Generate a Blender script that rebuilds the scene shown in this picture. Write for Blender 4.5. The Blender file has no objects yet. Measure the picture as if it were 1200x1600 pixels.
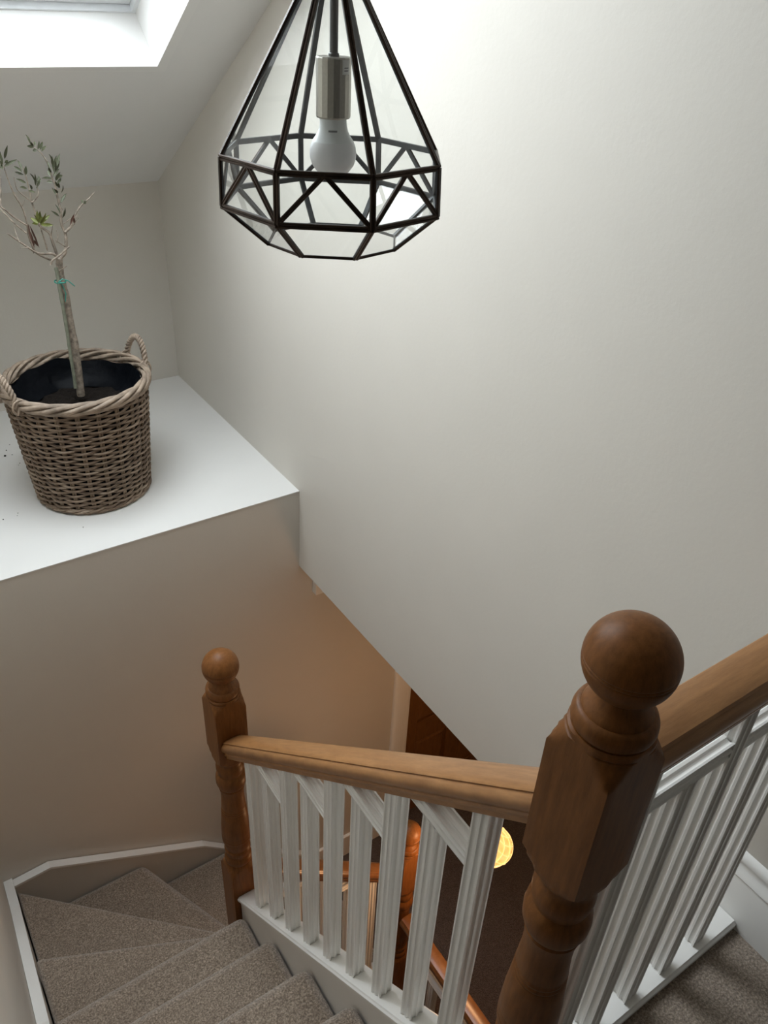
import bpy, bmesh, math, random
from mathutils import Vector, Matrix

random.seed(7)
SC = bpy.context.scene
COL = SC.collection

# ------------------------------------------------------------------ camera
CAM_H = 1.625
FPX = 1246.5                      # focal length in pixels of the 1200x1600 frame
CAM_ROWS = ((0.83077562, -0.27637726, 0.48314333),     # world x, y, z axes seen in the camera
            (-0.55486633, -0.47982513, 0.67962577),    # (camera: x right, y down, z forward)
            (0.04399122, -0.8326965, -0.55197945))
cam_data = bpy.data.cameras.new('camera')
cam_data.sensor_fit = 'VERTICAL'
cam_data.sensor_height = 36.0
cam_data.lens = FPX / 1600.0 * 36.0
cam_data.clip_start = 0.02
cam = bpy.data.objects.new('camera', cam_data)
COL.objects.link(cam)
m = Matrix(CAM_ROWS) @ Matrix.Diagonal((1, -1, -1))
cam.matrix_world = Matrix.Translation((0, 0, CAM_H)) @ m.to_quaternion().to_matrix().to_4x4()
SC.camera = cam

# ------------------------------------------------------------------ sky and exposure
world = bpy.data.worlds.new('overcast_sky')
SC.world = world
world.use_nodes = True
bg = world.node_tree.nodes['Background']
bg.inputs[0].default_value = (0.89, 0.95, 1.0, 1)
bg.inputs[1].default_value = 12.6
# light portal in the skylight opening: only tells the renderer where the daylight comes in
pd = bpy.data.lights.new('skylight_portal', 'AREA')
pd.shape = 'RECTANGLE'
pd.size, pd.size_y = 1.02, 1.62
pd.cycles.is_portal = True
po = bpy.data.objects.new('skylight_portal', pd)
COL.objects.link(po)
_sl = math.hypot(1, 0.624)
_s, _n = (0.919 + 2.50) / 2, 0.345
po.location = (0.4665, 3.43 - _s / _sl + _n * 0.624 / _sl, 0.90 + _s * 0.624 / _sl + _n / _sl)
po.rotation_euler = (-math.atan(0.624), 0, 0)
SC.view_settings.view_transform = 'Standard'
SC.view_settings.look = 'None'
SC.view_settings.gamma = 1.0
SC.view_settings.exposure = 0.12
SC.view_settings.use_curve_mapping = False
SC.cycles.max_bounces = 14
SC.cycles.diffuse_bounces = 8
SC.cycles.transparent_max_bounces = 24
SC.cycles.use_denoising = True
SC.cycles.denoising_prefilter = 'ACCURATE'

# ------------------------------------------------------------------ materials
def new_mat(name):
    mt = bpy.data.materials.new(name)
    mt.use_nodes = True
    nt = mt.node_tree
    return mt, nt, nt.nodes['Principled BSDF']

def tex_coord(nt, scale=(1, 1, 1)):
    tc = nt.nodes.new('ShaderNodeTexCoord')
    mp = nt.nodes.new('ShaderNodeMapping')
    mp.inputs['Scale'].default_value = scale
    nt.links.new(tc.outputs['Object'], mp.inputs['Vector'])
    return mp.outputs['Vector']

def noise(nt, vec, scale, detail=3.0, rough=0.55):
    n = nt.nodes.new('ShaderNodeTexNoise')
    n.inputs['Scale'].default_value = scale
    n.inputs['Detail'].default_value = detail
    n.inputs['Roughness'].default_value = rough
    nt.links.new(vec, n.inputs['Vector'])
    return n.outputs['Fac']

def ramp(nt, fac, stops):
    r = nt.nodes.new('ShaderNodeValToRGB')
    el = r.color_ramp.elements
    el[0].position, el[0].color = stops[0][0], (*stops[0][1], 1)
    el[1].position, el[1].color = stops[-1][0], (*stops[-1][1], 1)
    for p, c in stops[1:-1]:
        e = el.new(p)
        e.color = (*c, 1)
    nt.links.new(fac, r.inputs['Fac'])
    return r.outputs['Color']

def bump(nt, bsdf, height, strength, dist):
    b = nt.nodes.new('ShaderNodeBump')
    b.inputs['Strength'].default_value = strength
    b.inputs['Distance'].default_value = dist
    nt.links.new(height, b.inputs['Height'])
    nt.links.new(b.outputs['Normal'], bsdf.inputs['Normal'])

def paint(name, col, rough=0.6, bump_s=0.12, scale=90, dirt=0.0):
    mt, nt, b = new_mat(name)
    v = tex_coord(nt)
    n = noise(nt, v, scale, 4)
    c0 = tuple(c * (0.985 - dirt) for c in col)
    c1 = tuple(min(1, c * 1.015) for c in col)
    n2 = noise(nt, v, 3.0, 4)
    nt.links.new(ramp(nt, n2, [(0.3, c0), (0.7, c1)]), b.inputs['Base Color'])
    b.inputs['Roughness'].default_value = rough
    if bump_s:
        bump(nt, b, n, bump_s, 0.003)
    return mt

def wood(name, dark, light, grain, rough=0.32, spec=0.5):
    mt, nt, b = new_mat(name)
    v = tex_coord(nt, grain)
    n1 = noise(nt, v, 14, 5, 0.6)
    n2 = noise(nt, v, 90, 3, 0.6)
    mx = nt.nodes.new('ShaderNodeMath')
    mx.operation = 'MULTIPLY_ADD'
    mx.inputs[1].default_value = 0.3
    nt.links.new(n2, mx.inputs[0])
    nt.links.new(n1, mx.inputs[2])
    nt.links.new(ramp(nt, mx.outputs[0], [(0.35, dark), (0.95, light)]), b.inputs['Base Color'])
    b.inputs['Roughness'].default_value = rough
    b.inputs['Specular IOR Level'].default_value = spec
    bump(nt, b, n2, 0.05, 0.001)
    return mt

def carpet(name, a, c, d):
    mt, nt, b = new_mat(name)
    v = tex_coord(nt)
    n1 = noise(nt, v, 195, 4, 0.8)
    n2 = noise(nt, v, 9, 3)
    col = ramp(nt, n1, [(0.36, a), (0.5, c), (0.65, d)])
    mix = nt.nodes.new('ShaderNodeMix')
    mix.data_type = 'RGBA'
    mix.blend_type = 'MULTIPLY'
    mix.inputs[0].default_value = 1.0
    nt.links.new(col, mix.inputs[6])
    nt.links.new(ramp(nt, n2, [(0.3, (0.88,) * 3), (0.7, (1.0,) * 3)]), mix.inputs[7])
    nt.links.new(mix.outputs[2], b.inputs['Base Color'])
    b.inputs['Roughness'].default_value = 1.0
    b.inputs['Specular IOR Level'].default_value = 0.1
    b.inputs['Sheen Weight'].default_value = 0.5
    bump(nt, b, n1, 0.9, 0.006)
    return mt

def plain(name, col, rough=0.5, metal=0.0, spec=0.5, var=0.0, scale=60, bump_s=0):
    mt, nt, b = new_mat(name)
    v = tex_coord(nt)
    n = noise(nt, v, scale, 4)
    nt.links.new(ramp(nt, n, [(0.3, tuple(c * (1 - var) for c in col)),
                              (0.7, tuple(min(1, c * (1 + var)) for c in col))]), b.inputs['Base Color'])
    b.inputs['Roughness'].default_value = rough
    b.inputs['Metallic'].default_value = metal
    b.inputs['Specular IOR Level'].default_value = spec
    if bump_s:
        bump(nt, b, n, bump_s, 0.004)
    return mt

def glass(name, tint, refl, power=5.0):
    mt = bpy.data.materials.new(name)
    mt.use_nodes = True
    nt = mt.node_tree
    nt.nodes.clear()
    out = nt.nodes.new('ShaderNodeOutputMaterial')
    tr = nt.nodes.new('ShaderNodeBsdfTransparent')
    tr.inputs[0].default_value = (*tint, 1)
    gl = nt.nodes.new('ShaderNodeBsdfGlossy')
    gl.inputs['Roughness'].default_value = 0.02
    mix = nt.nodes.new('ShaderNodeMixShader')
    lw = nt.nodes.new('ShaderNodeLayerWeight')          # 'Facing' is the same from both sides of a thin pane
    lw.inputs['Blend'].default_value = 0.5
    pw = nt.nodes.new('ShaderNodeMath')
    pw.operation = 'POWER'
    pw.inputs[1].default_value = power
    nt.links.new(lw.outputs['Facing'], pw.inputs[0])
    ma = nt.nodes.new('ShaderNodeMath')
    ma.operation = 'MULTIPLY_ADD'
    ma.inputs[1].default_value = 0.9
    ma.inputs[2].default_value = refl
    nt.links.new(pw.outputs[0], ma.inputs[0])
    nt.links.new(ma.outputs[0], mix.inputs[0])
    nt.links.new(tr.outputs[0], mix.inputs[1])
    nt.links.new(gl.outputs[0], mix.inputs[2])
    nt.links.new(mix.outputs[0], out.inputs[0])
    return mt

def emit(name, col, strength):
    mt = bpy.data.materials.new(name)
    mt.use_nodes = True
    b = mt.node_tree.nodes['Principled BSDF']
    b.inputs['Base Color'].default_value = (*col, 1)
    b.inputs['Emission Color'].default_value = (*col, 1)
    b.inputs['Emission Strength'].default_value = strength
    return mt

WALL = paint('wall_paint_beige', (0.640, 0.610, 0.555), 0.65, 0.14)
CEIL = paint('ceiling_paint_white', (0.74, 0.735, 0.72), 0.7, 0.08)
LEDGE = paint('ledge_paint_white', (0.75, 0.745, 0.725), 0.5, 0.06)
GLOSS = paint('white_gloss_paint', (0.87, 0.865, 0.84), 0.30, 0, 40, 0.02)
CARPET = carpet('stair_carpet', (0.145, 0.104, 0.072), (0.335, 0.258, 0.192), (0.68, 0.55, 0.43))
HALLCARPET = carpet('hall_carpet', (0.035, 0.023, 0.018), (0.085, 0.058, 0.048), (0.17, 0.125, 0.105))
W_DARK, W_LIGHT = (0.24, 0.108, 0.038), (0.43, 0.215, 0.083)
WOOD_Z = wood('stained_wood_upright', (0.122, 0.044, 0.010), (0.24, 0.094, 0.026), (9, 9, 1), 0.42, 0.22)
WOOD_X = wood('stained_wood_crosswise', W_DARK, W_LIGHT, (1, 9, 9))
WOOD_Y = wood('stained_wood_lengthwise', W_DARK, W_LIGHT, (9, 1.2, 1.2))
WOOD_LOW = wood('stained_wood_hall', (0.13, 0.052, 0.016), (0.24, 0.105, 0.036), (3, 3, 3))
PINE = wood('pine_door', (0.12, 0.048, 0.012), (0.26, 0.115, 0.032), (7, 7, 0.8), 0.3)
BRONZE = plain('dark_bronze_came', (0.045, 0.030, 0.022), 0.42, 0.75, 0.5, 0.35, 40)
BRONZE_IN = plain('dull_lead_grey', (0.10, 0.105, 0.11), 0.55, 0.2, 0.4, 0.2)
STEEL = plain('brushed_steel', (0.42, 0.40, 0.36), 0.36, 1.0, 0.5, 0.06, 300)
ROD = plain('grey_rod', (0.13, 0.13, 0.13), 0.45, 0.6)
BULB = plain('frosted_bulb', (0.86, 0.87, 0.90), 0.25)
BULBN = plain('bulb_collar', (0.74, 0.77, 0.78), 0.4)
PANE = glass('clear_pane', (0.955, 0.968, 0.962), 0.06)
SKYPANE = glass('skylight_glass', (0.97, 0.98, 0.98), 0.12, 3.2)
FRAME = plain('window_frame_white', (0.74, 0.76, 0.78), 0.4, 0, 0.5, 0.02)
INK = plain('grey_ink', (0.12, 0.12, 0.13), 0.6)
STICK = plain('paper_sticker', (0.72, 0.73, 0.72), 0.5)
LINER = plain('black_plastic_liner', (0.004, 0.005, 0.007), 0.42, 0, 0.08, 0.2, 18, 1.0)
SOIL = plain('dark_soil', (0.012, 0.009, 0.007), 0.95, 0, 0.2, 0.6, 120, 1.0)
BARK = plain('grey_bark', (0.27, 0.225, 0.18), 0.85, 0, 0.3, 0.5, 70, 0.6)
CANE = plain('weathered_cane', (0.19, 0.20, 0.15), 0.7, 0, 0.3, 0.25, 50)
LEAF = plain('olive_leaf', (0.060, 0.066, 0.034), 0.5, 0, 0.4, 0.35, 25)
LEAF_Y = plain('young_leaf', (0.125, 0.14, 0.030), 0.45, 0, 0.4, 0.3, 25)
LEAF_D = plain('withered_leaf', (0.12, 0.062, 0.045), 0.8, 0, 0.3, 0.3, 25)
TIE = plain('green_tie', (0.02, 0.26, 0.20), 0.5)
RIM = plain('pale_willow', (0.33, 0.26, 0.20), 0.6, 0, 0.35, 0.4, 22, 0.3)
STAKE = plain('willow_stake', (0.25, 0.185, 0.13), 0.65, 0, 0.3, 0.35, 25)

def wicker_mat():
    mt, nt, b = new_mat('woven_willow')
    v = tex_coord(nt, (1, 1, 9))
    n = noise(nt, v, 11, 4, 0.7)
    nt.links.new(ramp(nt, n, [(0.32, (0.065, 0.039, 0.024)), (0.5, (0.19, 0.130, 0.086)),
                              (0.68, (0.40, 0.315, 0.24))]), b.inputs['Base Color'])
    b.inputs['Roughness'].default_value = 0.6
    return mt
WICKER = wicker_mat()

# ------------------------------------------------------------------ mesh helpers
class MB:
    def __init__(self):
        self.v, self.f = [], []

    def add(self, verts, faces):
        o = len(self.v)
        self.v += [tuple(p) for p in verts]
        self.f += [tuple(i + o for i in f) for f in faces]
        return self

    def box(self, x0, x1, y0, y1, z0, z1):
        return self.add([(x, y, z) for z in (z0, z1) for y in (y0, y1) for x in (x0, x1)],
                        [(0, 2, 3, 1), (4, 5, 7, 6), (0, 1, 5, 4), (2, 6, 7, 3), (0, 4, 6, 2), (1, 3, 7, 5)])

    def prism(self, poly, axis, a, b):
        """polygon in the two other axes, extruded from a to b along axis"""
        def P(u, w, t):
            return (t, u, w) if axis == 'x' else (u, t, w) if axis == 'y' else (u, w, t)
        n = len(poly)
        vs = [P(u, w, a) for u, w in poly] + [P(u, w, b) for u, w in poly]
        return self.add(vs, [tuple(range(n))[::-1], tuple(range(n, 2 * n))] +
                        [(i, (i + 1) % n, n + (i + 1) % n, n + i) for i in range(n)])

    def sweep(self, prof, A, B, side, up, caps=True):
        A, B, side, up = Vector(A), Vector(B), Vector(side), Vector(up)
        n = len(prof)
        vs = [A + side * u + up * w for u, w in prof] + [B + side * u + up * w for u, w in prof]
        fs = [(i, (i + 1) % n, n + (i + 1) % n, n + i) for i in range(n)]
        if caps:
            fs += [tuple(range(n))[::-1], tuple(range(n, 2 * n))]
        return self.add(vs, fs)

    def lathe(self, prof, c, seg=48, clip=None, capped=True):
        """prof: list of (z, r); clip: half side of a square that trims the round section"""
        vs = []
        for z, r in prof:
            for k in range(seg):
                t = 2 * math.pi * k / seg + (math.pi / 4 if clip else 0)
                q = r
                if clip:
                    q = min(r, clip / max(abs(math.cos(t)), abs(math.sin(t))))
                vs.append((c[0] + q * math.cos(t), c[1] + q * math.sin(t), c[2] + z))
        fs = []
        for j in range(len(prof) - 1):
            for k in range(seg):
                k2 = (k + 1) % seg
                fs.append((j * seg + k, j * seg + k2, (j + 1) * seg + k2, (j + 1) * seg + k))
        if capped:
            fs.append(tuple(range(seg))[::-1])
            fs.append(tuple((len(prof) - 1) * seg + k for k in range(seg)))
        return self.add(vs, fs)

    def tube(self, path, rad, seg=6, closed=False):
        pts = [Vector(p) for p in path]
        n = len(pts)
        if not hasattr(rad, '__len__'):
            rad = [rad] * n
        ref = Vector((0.13, 0.21, 0.97))
        vs = []
        prev = None
        for i, p in enumerate(pts):
            if closed:
                d = pts[(i + 1) % n] - pts[i - 1]
            else:
                d = pts[min(i + 1, n - 1)] - pts[max(i - 1, 0)]
            if d.length < 1e-9:
                d = Vector((0, 0, 1))
            d.normalize()
            a = prev if prev is not None else (ref if abs(d.dot(ref)) < 0.95 else Vector((1, 0, 0)))
            a = (a - d * a.dot(d)).normalized()
            prev = a
            b = d.cross(a)
            for k in range(seg):
                t = 2 * math.pi * k / seg
                vs.append(p + (a * math.cos(t) + b * math.sin(t)) * rad[i])
        fs = []
        for i in range(n if closed else n - 1):
            j = (i + 1) % n
            for k in range(seg):
                k2 = (k + 1) % seg
                fs.append((i * seg + k, i * seg + k2, j * seg + k2, j * seg + k))
        if not closed:
            fs += [tuple(range(seg))[::-1], tuple((n - 1) * seg + k for k in range(seg))]
        return self.add(vs, fs)

    def mesh(self, name, smooth=None, fix=True):
        me = bpy.data.meshes.new(name)
        me.from_pydata(self.v, [], self.f)
        if fix:
            bm = bmesh.new()
            bm.from_mesh(me)
            bmesh.ops.recalc_face_normals(bm, faces=bm.faces)
            bm.to_mesh(me)
            bm.free()
        if smooth is not None:
            me.polygons.foreach_set('use_smooth', [True] * len(me.polygons))
            me.set_sharp_from_angle(angle=math.radians(smooth))
        me.update()
        return me

    def build(self, name, mat, parent=None, smooth=None, bevel=0, fix=True):
        return link(name, self.mesh(name, smooth, fix), mat, parent, bevel)

def root_of(o):
    p = Vector((0, 0, 0))
    while o is not None:
        p += o.location
        o = o.parent
    return p

def link(name, me, mat, parent=None, bevel=0):
    if mat is not None and not me.materials:
        me.materials.append(mat)
    o = bpy.data.objects.new(name, me)
    COL.objects.link(o)
    if parent is not None:
        o.parent = parent
        if parent.type == 'EMPTY':
            o.matrix_parent_inverse = Matrix.Translation(-root_of(parent))
    if bevel:
        bv = o.modifiers.new('bevel', 'BEVEL')
        bv.width = bevel
        bv.segments = 4 if bevel > 0.015 else 2
        bv.limit_method = 'ANGLE'
    return o

def tag(o, label, cat, group=None):
    o['label'] = label
    o['category'] = cat
    if group:
        o['group'] = group
    return o

def thing(name, loc, label, cat, group=None):
    o = bpy.data.objects.new(name, None)
    o.empty_display_size = 0.05
    o.location = loc
    COL.objects.link(o)
    return tag(o, label, cat, group)

def struct(o, label=None):
    o['kind'] = 'structure'
    if label:
        o['label'] = label
    return o

# ------------------------------------------------------------------ measured layout (metres)
XR = 1.20            # big right-hand wall
XL = -0.135          # wall beside the stair
Y_LEDGE = 2.24       # front of the ledge that carries the basket
Y_END = 2.31         # stairwell end wall lower down
Y_BACK = 3.43        # back wall under the eaves
Z_LEDGE = 0.03
Z_EAVE = 0.90
SLOPE = 0.624
SOFFIT = -0.33       # underside of the upper floor
Y_RIDGE = 0.95
Z_TOP = Z_EAVE + SLOPE * (Y_BACK - Y_RIDGE)
RISE, GOING, Y0 = 0.213, 0.228, 0.334
Z_HALL = -12 * RISE
NX, NY = 0.573, 0.348          # upper newel
LX, LY = 0.573, 1.548          # newel at the turn of the stair
HX, HY = 1.285, 1.515          # newel in the hall below
XS = 0.571                     # line of the stair balustrade

# ------------------------------------------------------------------ room shell
def roof_z(y):
    return Z_EAVE + SLOPE * (Y_BACK - y) if y > Y_RIDGE else Z_TOP

struct(MB().prism([(-4.0, SOFFIT), (Y_BACK + 0.12, SOFFIT), (Y_BACK + 0.12, Z_EAVE - 0.03), (Y_RIDGE, Z_TOP + 0.04), (-4.0, Z_TOP + 0.04)],
                  'x', XR, XR + 0.1).build('wall_right', WALL), 'tall beige wall hanging over the stairwell')
struct(MB().box(XL, XR, Y_BACK, Y_BACK + 0.1, Z_LEDGE - 0.2, Z_EAVE + 0.05).build('wall_back', WALL),
       'low beige knee wall under the sloping ceiling')
struct(MB().prism([(0.33, -4.2), (Y_BACK + 0.1, -4.2), (Y_BACK + 0.1, Z_EAVE - 0.03), (Y_RIDGE, Z_TOP + 0.04), (0.33, Z_TOP + 0.04)],
                  'x', XL - 0.1, XL).build('wall_left', WALL), 'beige wall on the left of the stair')
struct(MB().box(-2.6, XL - 0.1, 0.33, 0.43, SOFFIT, Z_TOP).build('wall_return', WALL))
struct(MB().box(-2.7, -2.6, -4.1, 0.43, SOFFIT, Z_TOP).build('wall_landing', WALL))
struct(MB().box(-2.7, XR + 0.1, -4.1, -4.0, SOFFIT, Z_TOP).build('wall_near', WALL))

# ledge (boxed-in top over the stairwell) and the end wall that hangs below it, very slightly out of plumb
struct(MB().box(XL, XR, Y_LEDGE, Y_BACK, Z_LEDGE - 0.004, Z_LEDGE).build('floor_ledge', LEDGE),
       'white painted ledge top under the eaves carrying the basket')
prof = []
for i in range(13):
    z = Z_LEDGE - 0.004 - (Z_LEDGE + 1.35) * i / 12
    t = i / 12
    prof.append((Y_LEDGE + 0.002 + (Y_END - Y_LEDGE) * (3 * t * t - 2 * t ** 3), z))
up = [p for p in prof]
wall_poly = up + [(Y_END, -4.2), (Y_END + 0.3, -4.2), (Y_END + 0.3, prof[0][1])]
mb = MB().prism(wall_poly, 'x', XL, XR)
struct(mb.build('wall_end', WALL, smooth=30), 'beige stairwell end wall below the white ledge')
# hall part of the same wall, with the door opening
low = [p for p in prof if p[1] <= SOFFIT - 0.02]
zc = SOFFIT
yc = low[0][0] - 0.002
DX0, DX1, DZ = 1.86, 2.62, Z_HALL + 1.98
hall_poly = [(yc, zc)] + low + [(Y_END, Z_HALL - 0.1), (Y_END + 0.3, Z_HALL - 0.1), (Y_END + 0.3, zc)]
door_top = [(yc, zc)] + [p for p in low if p[1] > DZ] + [(Y_END - 0.03, DZ), (Y_END + 0.3, DZ), (Y_END + 0.3, zc)]
mb = MB().prism(hall_poly, 'x', XR, DX0).prism(hall_poly, 'x', DX1, 3.2).prism(door_top, 'x', DX0, DX1)
struct(mb.build('wall_hall', WALL, smooth=30), 'warm lit wall of the hall below with a pine door')

# sloping ceiling with the skylight opening
SL = math.hypot(1, SLOPE)
def roof(s, x, n=0.0):
    """s metres up the slope from the eave, n metres out through the roof"""
    return (x, Y_BACK - s / SL + n * SLOPE / SL, Z_EAVE + s * SLOPE / SL + n / SL)
S_END = (Y_BACK - Y_RIDGE) * SL
SX0, SX1, SS0, SS1, SD, SPL = -0.03, 0.963, 0.919, 2.50, 0.155, 0.024
mb = MB()
def roof_quad(x0, x1, s0, s1):
    mb.add([roof(s, x, n) for n in (0, 0.152) for s in (s0, s1) for x in (x0, x1)],
           [(0, 2, 3, 1), (4, 5, 7, 6), (0, 1, 5, 4), (2, 6, 7, 3), (0, 4, 6, 2), (1, 3, 7, 5)])
roof_quad(XL - 0.1, XR + 0.1, -0.2, SS0 - 0.03)
roof_quad(XL - 0.1, XR + 0.1, SS1 + 0.03, S_END + 0.02)
roof_quad(XL - 0.1, SX0 - 0.03, SS0 - 0.03, SS1 + 0.03)
roof_quad(SX1 + 0.03, XR + 0.1, SS0 - 0.03, SS1 + 0.03)
struct(mb.build('ceiling_slope', CEIL, fix=False), 'white sloping ceiling around the skylight')
mb = MB()
outer = [(SX0 - 0.03, SS0 - 0.03), (SX1 + 0.03, SS0 - 0.03), (SX1 + 0.03, SS1 + 0.03), (SX0 - 0.03, SS1 + 0.03)]
ring = [(SX0, SS0), (SX1, SS0), (SX1, SS1), (SX0, SS1)]
ins = [(SX0 + SPL, SS0 + 0.004), (SX1 - SPL, SS0 + 0.004), (SX1 - SPL, SS1 - 0.004), (SX0 + SPL, SS1 - 0.004)]
back = [(x, s) for x, s in outer]
vs = [roof(s, x) for x, s in outer] + [roof(s, x) for x, s in ring] + [roof(s, x, SD) for x, s in ins] + [roof(s, x, SD) for x, s in back]
fs = []
for a in range(3):
    for k in range(4):
        fs.append((a * 4 + k, a * 4 + (k + 1) % 4, a * 4 + 4 + (k + 1) % 4, a * 4 + 4 + k))
mb.add(vs, fs)
reveal = struct(mb.build('trim_1', LEDGE, fix=False), 'white plastered reveal of the skylight')

sky_win = struct(thing('window_1', roof((SS0 + SS1) / 2, (SX0 + SX1) / 2, SD), 'white framed skylight in the sloping ceiling', 'window'))
del sky_win['category']
def roof_frame(mb, inset0, inset1, n0, n1):
    a = [(SX0 + SPL + inset0, SS0 + inset0), (SX1 - SPL - inset0, SS0 + inset0), (SX1 - SPL - inset0, SS1 - inset0), (SX0 + SPL + inset0, SS1 - inset0)]
    b = [(SX0 + SPL + inset1, SS0 + inset1), (SX1 - SPL - inset1, SS0 + inset1), (SX1 - SPL - inset1, SS1 - inset1), (SX0 + SPL + inset1, SS1 - inset1)]
    vs = [roof(s, x, n0) for x, s in a] + [roof(s, x, n0) for x, s in b] + [roof(s, x, n1) for x, s in b] + [roof(s, x, n1) for x, s in a]
    fs = []
    for k in range(4):
        k2 = (k + 1) % 4
        for r in range(4):
            fs.append((r * 4 + k, r * 4 + k2, ((r + 1) % 4) * 4 + k2, ((r + 1) % 4) * 4 + k))
    mb.add(vs, fs)
    return mb
roof_frame(MB(), -0.035, 0.012, SD - 0.002, SD + 0.17).build('window_frame', FRAME, sky_win)
roof_frame(MB(), 0.014, 0.085, SD + 0.018, SD + 0.14).build('sash', FRAME, sky_win)
mb = MB()
a = [roof(s, x, SD + 0.12) for x, s in ((SX0 + 0.07, SS0 + 0.05), (SX1 - 0.07, SS0 + 0.05), (SX1 - 0.07, SS1 - 0.05), (SX0 + 0.07, SS1 - 0.05))]
mb.add(a, [(0, 1, 2, 3)]).build('glass_pane', SKYPANE, sky_win, fix=False)

struct(MB().box(-2.7, XR + 0.1, -4.1, Y_RIDGE + 0.02, Z_TOP, Z_TOP + 0.1).build('ceiling_flat', CEIL))

# landing floor, its edge, hall floor and hall shell
struct(MB().prism([(-2.6, -4.0), (XR, -4.0), (XR, 0.365), (0.54, 0.365), (0.54, Y0), (-2.6, Y0)], 'z', -0.12, 0.0)
       .build('floor_landing', CARPET, bevel=0.008), 'carpeted landing floor')
struct(MB().box(-2.6, XR, -4.0, Y0 - 0.02, SOFFIT, -0.125).build('ceiling_below', CEIL))
struct(MB().box(XS - 0.03, XR, 0.366, 0.384, SOFFIT - 0.02, 0.0).build('trim_2', GLOSS), 'white apron board under the landing balustrade')
struct(MB().box(XR + 0.004, 3.3, -1.5, Y_END + 0.2, SOFFIT + 0.002, SOFFIT + 0.08).build('ceiling_hall', CEIL))
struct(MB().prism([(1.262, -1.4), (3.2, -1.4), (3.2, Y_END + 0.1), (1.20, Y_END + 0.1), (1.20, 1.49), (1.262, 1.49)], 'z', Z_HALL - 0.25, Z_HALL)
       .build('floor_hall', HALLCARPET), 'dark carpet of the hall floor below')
struct(MB().box(3.2, 3.3, -1.5, Y_END + 0.3, Z_HALL - 0.25, SOFFIT).build('wall_hall_far', WALL))
struct(MB().box(XL - 0.1, 3.3, -1.5, -1.4, -4.2, SOFFIT).build('wall_hall_near', WALL))
struct(MB().box(XL - 0.1, XL, -1.4, 0.33, -4.2, SOFFIT).build('wall_below', WALL))
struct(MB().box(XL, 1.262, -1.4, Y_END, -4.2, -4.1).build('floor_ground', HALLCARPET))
struct(MB().box(1.262, 1.36, -1.4, Y_END, -4.2, Z_HALL - 0.26).build('wall_ground', WALL))
struct(MB().box(1.266, XR + 0.9, Y_LEDGE - 0.005, Y_END - 0.03, -0.498, SOFFIT - 0.002).build('trim_3', GLOSS),
       'end of a white boxed trim tucked under the right-hand wall')

# skirting on the landing
sk = [(XR, 0.0), (XR - 0.020, 0.0), (XR - 0.020, 0.128), (XR - 0.017, 0.136), (XR - 0.021, 0.142), (XR - 0.018, 0.152),
      (XR - 0.012, 0.160), (XR - 0.011, 0.172), (XR - 0.014, 0.178), (XR - 0.009, 0.190), (XR, 0.195)]
struct(MB().prism(sk, 'y', -4.0, 0.385).build('baseboard_right', GLOSS, smooth=50), 'white moulded skirting board at the landing edge')

# hall door
door = struct(MB().box(DX0 - 0.01, DX1 + 0.01, Y_END + 0.04, Y_END + 0.06, Z_HALL - 0.02, DZ + 0.02).build('door_1', PINE),
              'knotty pine panel door in the hall below')
yd = Y_END + 0.04
for x0, x1 in ((DX0 + 0.005, DX0 + 0.10), (DX0 + 0.33, DX0 + 0.43), (DX1 - 0.10, DX1 - 0.005)):
    MB().box(x0, x1, yd - 0.014, yd, Z_HALL + 0.01, DZ - 0.005).build('stile', PINE, door, bevel=0.003)
for z0, z1 in ((Z_HALL + 0.01, Z_HALL + 0.22), (Z_HALL + 0.62, Z_HALL + 0.78), (Z_HALL + 1.52, Z_HALL + 1.62), (DZ - 0.11, DZ - 0.005)):
    for x0, x1 in ((DX0 + 0.10, DX0 + 0.33), (DX0 + 0.43, DX1 - 0.10)):
        MB().box(x0, x1, yd - 0.013, yd, z0, z1).build('rail', PINE, door, bevel=0.003)
for z0, z1 in ((Z_HALL + 0.22, Z_HALL + 0.62), (Z_HALL + 0.78, Z_HALL + 1.52), (Z_HALL + 1.62, DZ - 0.11)):
    for x0, x1 in ((DX0 + 0.10, DX0 + 0.33), (DX0 + 0.43, DX1 - 0.10)):
        b = 0.028
        vs = [(x0 + 0.012, yd, z0 + 0.012), (x1 - 0.012, yd, z0 + 0.012), (x1 - 0.012, yd, z1 - 0.012), (x0 + 0.012, yd, z1 - 0.012),
              (x0 + b, yd - 0.010, z0 + b), (x1 - b, yd - 0.010, z0 + b), (x1 - b, yd - 0.010, z1 - b), (x0 + b, yd - 0.010, z1 - b)]
        MB().add(vs, [(4, 5, 6, 7), (0, 1, 5, 4), (1, 2, 6, 5), (2, 3, 7, 6), (3, 0, 4, 7)]).build('panel', PINE, door)
arch = [(0, 0), (0.0, 0.012), (0.012, 0.016), (0.020, 0.013), (0.026, 0.020), (0.080, 0.024), (0.095, 0.018), (0.10, 0.012), (0.10, 0)]
mb = MB()
mb.prism([(DX0 - u, Y_END - w) for u, w in arch], 'z', Z_HALL, DZ + 0.1)
mb.prism([(DX1 + u, Y_END - w) for u, w in arch], 'z', Z_HALL, DZ + 0.1)
mb.box(DX0, DX1, Y_END - 0.05, Y_END, DZ, DZ + 0.1)
mb.box(DX0 - 0.001, DX0 + 0.006, Y_END - 0.01, Y_END + 0.08, Z_HALL, DZ)
struct(mb.build('trim_5', GLOSS, smooth=40), 'white door architrave on the hall wall')

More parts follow.
